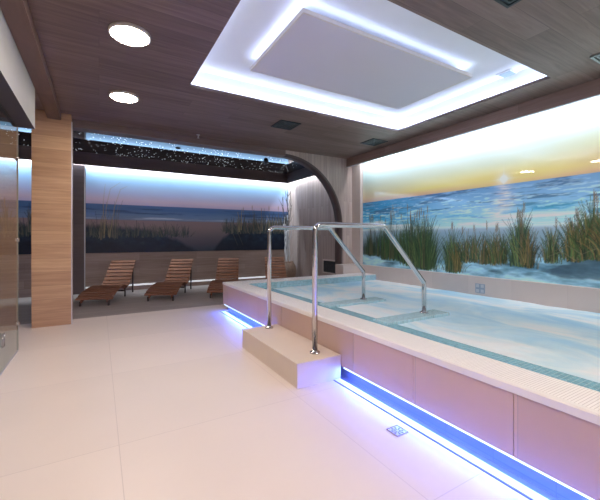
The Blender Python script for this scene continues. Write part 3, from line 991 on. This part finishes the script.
# ------------------------------------------------------------------ handrails
def fillet(pts, r, n=8):
    pts = [Vector(p) for p in pts]
    out = [pts[0]]
    for i in range(1, len(pts) - 1):
        a, b, c = pts[i - 1], pts[i], pts[i + 1]
        d1 = (a - b).normalized(); d2 = (c - b).normalized()
        ang = d1.angle(d2)
        rr = r[i - 1]
        cut = rr / math.tan(ang / 2)
        p0 = b + d1 * cut; p1 = b + d2 * cut
        cen = b + (d1 + d2).normalized() * (rr / math.sin(ang / 2))
        v0 = p0 - cen; v1 = p1 - cen
        th = v0.angle(v1)
        for k in range(n + 1):
            s = k / n
            out.append(cen + (v0 * math.sin((1 - s) * th) + v1 * math.sin(s * th)) / math.sin(th))
    out.append(pts[-1])
    return out
def rail(y, x0, top, x1, x2, zk, zf, label):
    t = thing('handrail', (x0, y, .20), label, 'handrail')
    pts = fillet([(0, 0, .01), (0, 0, top - .2), (x1 - x0, 0, top - .2), (x2 - x0, 0, zk - .2), (x2 - x0, 0, zf - .2)], [.065, .05, .03])
    MB().tube(pts, .0235, 20).build('rail_tube', M['steel'], t)
    MB().lathe([(.045, 0), (.045, .012), (.038, .016), (.026, .018), (.024, .03)], 24).build('floor_flange', M['steel'], t)
    MB().lathe([(.045, zf - .2), (.045, zf - .188), (.038, zf - .184), (.026, zf - .182), (.024, zf - .17)], 24, cx=x2 - x0).build('water_flange', M['steel'], t)
rail(2.52, 1.622, 1.318, 2.43, 3.016, .72, .395, 'polished steel handrail over the step end nearer the camera')
rail(3.47, 1.632, 1.318, 2.45, 2.990, .76, .395, 'polished steel handrail over the step end nearer the loungers')

# ------------------------------------------------------------------ loungers
prof = [(0, .11), (.12, .165), (.3, .215), (.5, .25), (.7, .265), (.85, .25), (1.0, .215), (1.12, .21), (1.22, .25), (1.4, .42), (1.6, .60), (1.74, .70)]
def prof_at(s):
    return float(np.interp(s, [p[0] for p in prof], [p[1] for p in prof]))
# arc-length resampled
ds = np.linspace(0, 1.74, 400)
dz = np.array([prof_at(s) for s in ds])
k_ = np.ones(25) / 25
dzp = np.concatenate([np.full(12, dz[0]) + (np.arange(-12, 0)) * (dz[1] - dz[0]), dz, dz[-1] + np.arange(1, 13) * (dz[-1] - dz[-2])])
dz = np.convolve(dzp, k_, 'valid')
al = np.concatenate([[0], np.cumsum(np.hypot(np.diff(ds), np.diff(dz)))])
def at_len(l):
    s = float(np.interp(l, al, ds)); z = float(np.interp(s, ds, dz))
    z2 = float(np.interp(s + .01, ds, dz)) if s < 1.72 else z + (dz[-1] - dz[-5]) / (ds[-1] - ds[-5]) * .01
    return s, z, math.atan2(z2 - z, .01)
LT = al[-1]
def make_lounger():
    t = thing('sun_lounger', (0, 0, 0), 'x', 'lounger')
    seat, back = MB(), MB()
    w = .58
    n = 19
    for k in range(n):
        l = (k + .5) * LT / n
        s, z, a = at_len(l)
        d = Vector((0, math.cos(a), math.sin(a))) * (LT / n * .36)
        c = Vector((0, s, z))
        g = seat if s < 1.15 else back
        w = .60 - .10 * s / 1.74
        g.slab(c + Vector((-w / 2, 0, 0)), c + Vector((w / 2, 0, 0)), d.length * 2, .018, up=(0, -math.sin(a), math.cos(a)))
    seat.build('seat_slats', M['teak'], t)
    back.build('backrest_slats', M['teak'], t)
    for sx in (-1, 1):
        r = MB()
        w = .52
        x = sx * (w / 2 - .05)
        N = 30
        a_, b_ = [], []
        for k in range(N + 1):
            s, z, a = at_len(k * LT / N * .995)
            a_.append((s + math.sin(a) * .012, z - math.cos(a) * .012))
            b_.append((s + math.sin(a) * .062, max(.005, z - math.cos(a) * .062)))
        for k in range(N):
            q = [a_[k], a_[k + 1], b_[k + 1], b_[k]]
            r.prism(q, 'X', x - .012, x + .012)
        r.build('side_rail', M['teak'], t)
        for s in (.035, 1.0, 1.58):
            z = float(np.interp(s, ds, dz)) - .04
            lean = .0 if s < 1.5 else -.02
            MB().slab((x + sx * .02, s + lean, 0), (x + sx * .02, s, max(z, .07)), .022, .045, up=(0, 1, 0)).build('leg', M['darkwoodleg'], t)
    MB().slab((-w / 2 + .05, 1.0, .12), (w / 2 - .05, 1.0, .12), .03, .03).build('cross_bar', M['darkwoodleg'], t)
    return t
def copy_tree(o, parent=None):
    c = o.copy(); COL.objects.link(c); c.parent = parent
    for ch in list(o.children):
        copy_tree(ch, c)
    return c
proto = make_lounger()
spots = [(-.08, 7.06, 19, 'slatted teak lounger directly beside the oak column, leftmost of the row'),
         (1.0, 6.97, 25, 'slatted teak lounger standing between the leftmost one and the one behind the pool corner'),
         (2.12, 6.72, 23, 'slatted teak lounger whose foot end is cut off by the pool corner'),
         (3.40, 6.62, 21, 'slatted teak lounger mostly hidden behind the pool, next to the wicker pot')]
for i, (x, y, a, lab) in enumerate(spots):
    q = proto if i == 0 else copy_tree(proto)
    q.location = (x, y, 0)
    q.rotation_euler = (0, 0, -math.radians(a))
    q['label'] = lab
    q['group'] = 'teak loungers in the rest area'

# ------------------------------------------------------------------ wicker pot with branches
PTX, PTY = 4.52, 8.42
t = thing('wicker_pot', (PTX, PTY, 0), 'round woven wicker pot in the corner behind the pool', 'pot')
pf = []
for k in range(25):
    u = k / 24
    r = .10 + .145 * math.sin(PI * (.10 + .80 * u)) ** .8
    pf.append((r + .006 * (k % 2), .03 + .50 * u))
mbp = MB().lathe([(.14, 0)] + pf, 36)
mbp.build('woven_body', M['wicker'], t)
MB().lathe([(.15, .52), (.165, .53), (.165, .55), (.14, .56), (.12, .54)], 30).build('rim_band', M['wicker'], t)
t = thing('dried_branches', (PTX, PTY, .56), 'tall bare branches standing in the wicker pot, whitish below and brown above', 'branches')
rb = random.Random(3)
wb_, db_ = MB(), MB()
for k in range(9):
    a = rb.uniform(0, 2 * PI)
    x, y = .04 * math.cos(a), .04 * math.sin(a)
    pts = []
    lx, ly = rb.uniform(-.10, .08), rb.uniform(-.06, .06)
    top = rb.uniform(.9, 1.3) if k > 3 else rb.uniform(1.6, 2.15)
    n = 14
    for i in range(n + 1):
        u = i / n
        pts.append((x + lx * u + .025 * math.sin(u * 9 + k), y + ly * u + .02 * math.cos(u * 8 + k * 2), -.1 + (top + .1) * u))
    if k < 4:
        h = n // 2
        wb_.tube(pts[:h + 1], [.017 - .006 * i / n for i in range(h + 1)], 6)
        db_.tube(pts[h:], [.008 - .005 * i / n for i in range(n + 1 - h)], 6)
        for j in range(8):
            p = pts[h + rb.randint(0, n - h - 1)]
            dx, dy = rb.uniform(-.12, .12), rb.uniform(-.08, .08)
            db_.tube([p, (p[0] + dx * .5, p[1] + dy * .5, p[2] + .09), (p[0] + dx, p[1] + dy, p[2] + .22)], [.005, .004, .002], 5)
    else:
        wb_.tube(pts, [.014 - .008 * i / n for i in range(n + 1)], 6)
wb_.build('pale_stems', M['branch'], t)
db_.build('brown_twigs', M['branchd'], t)
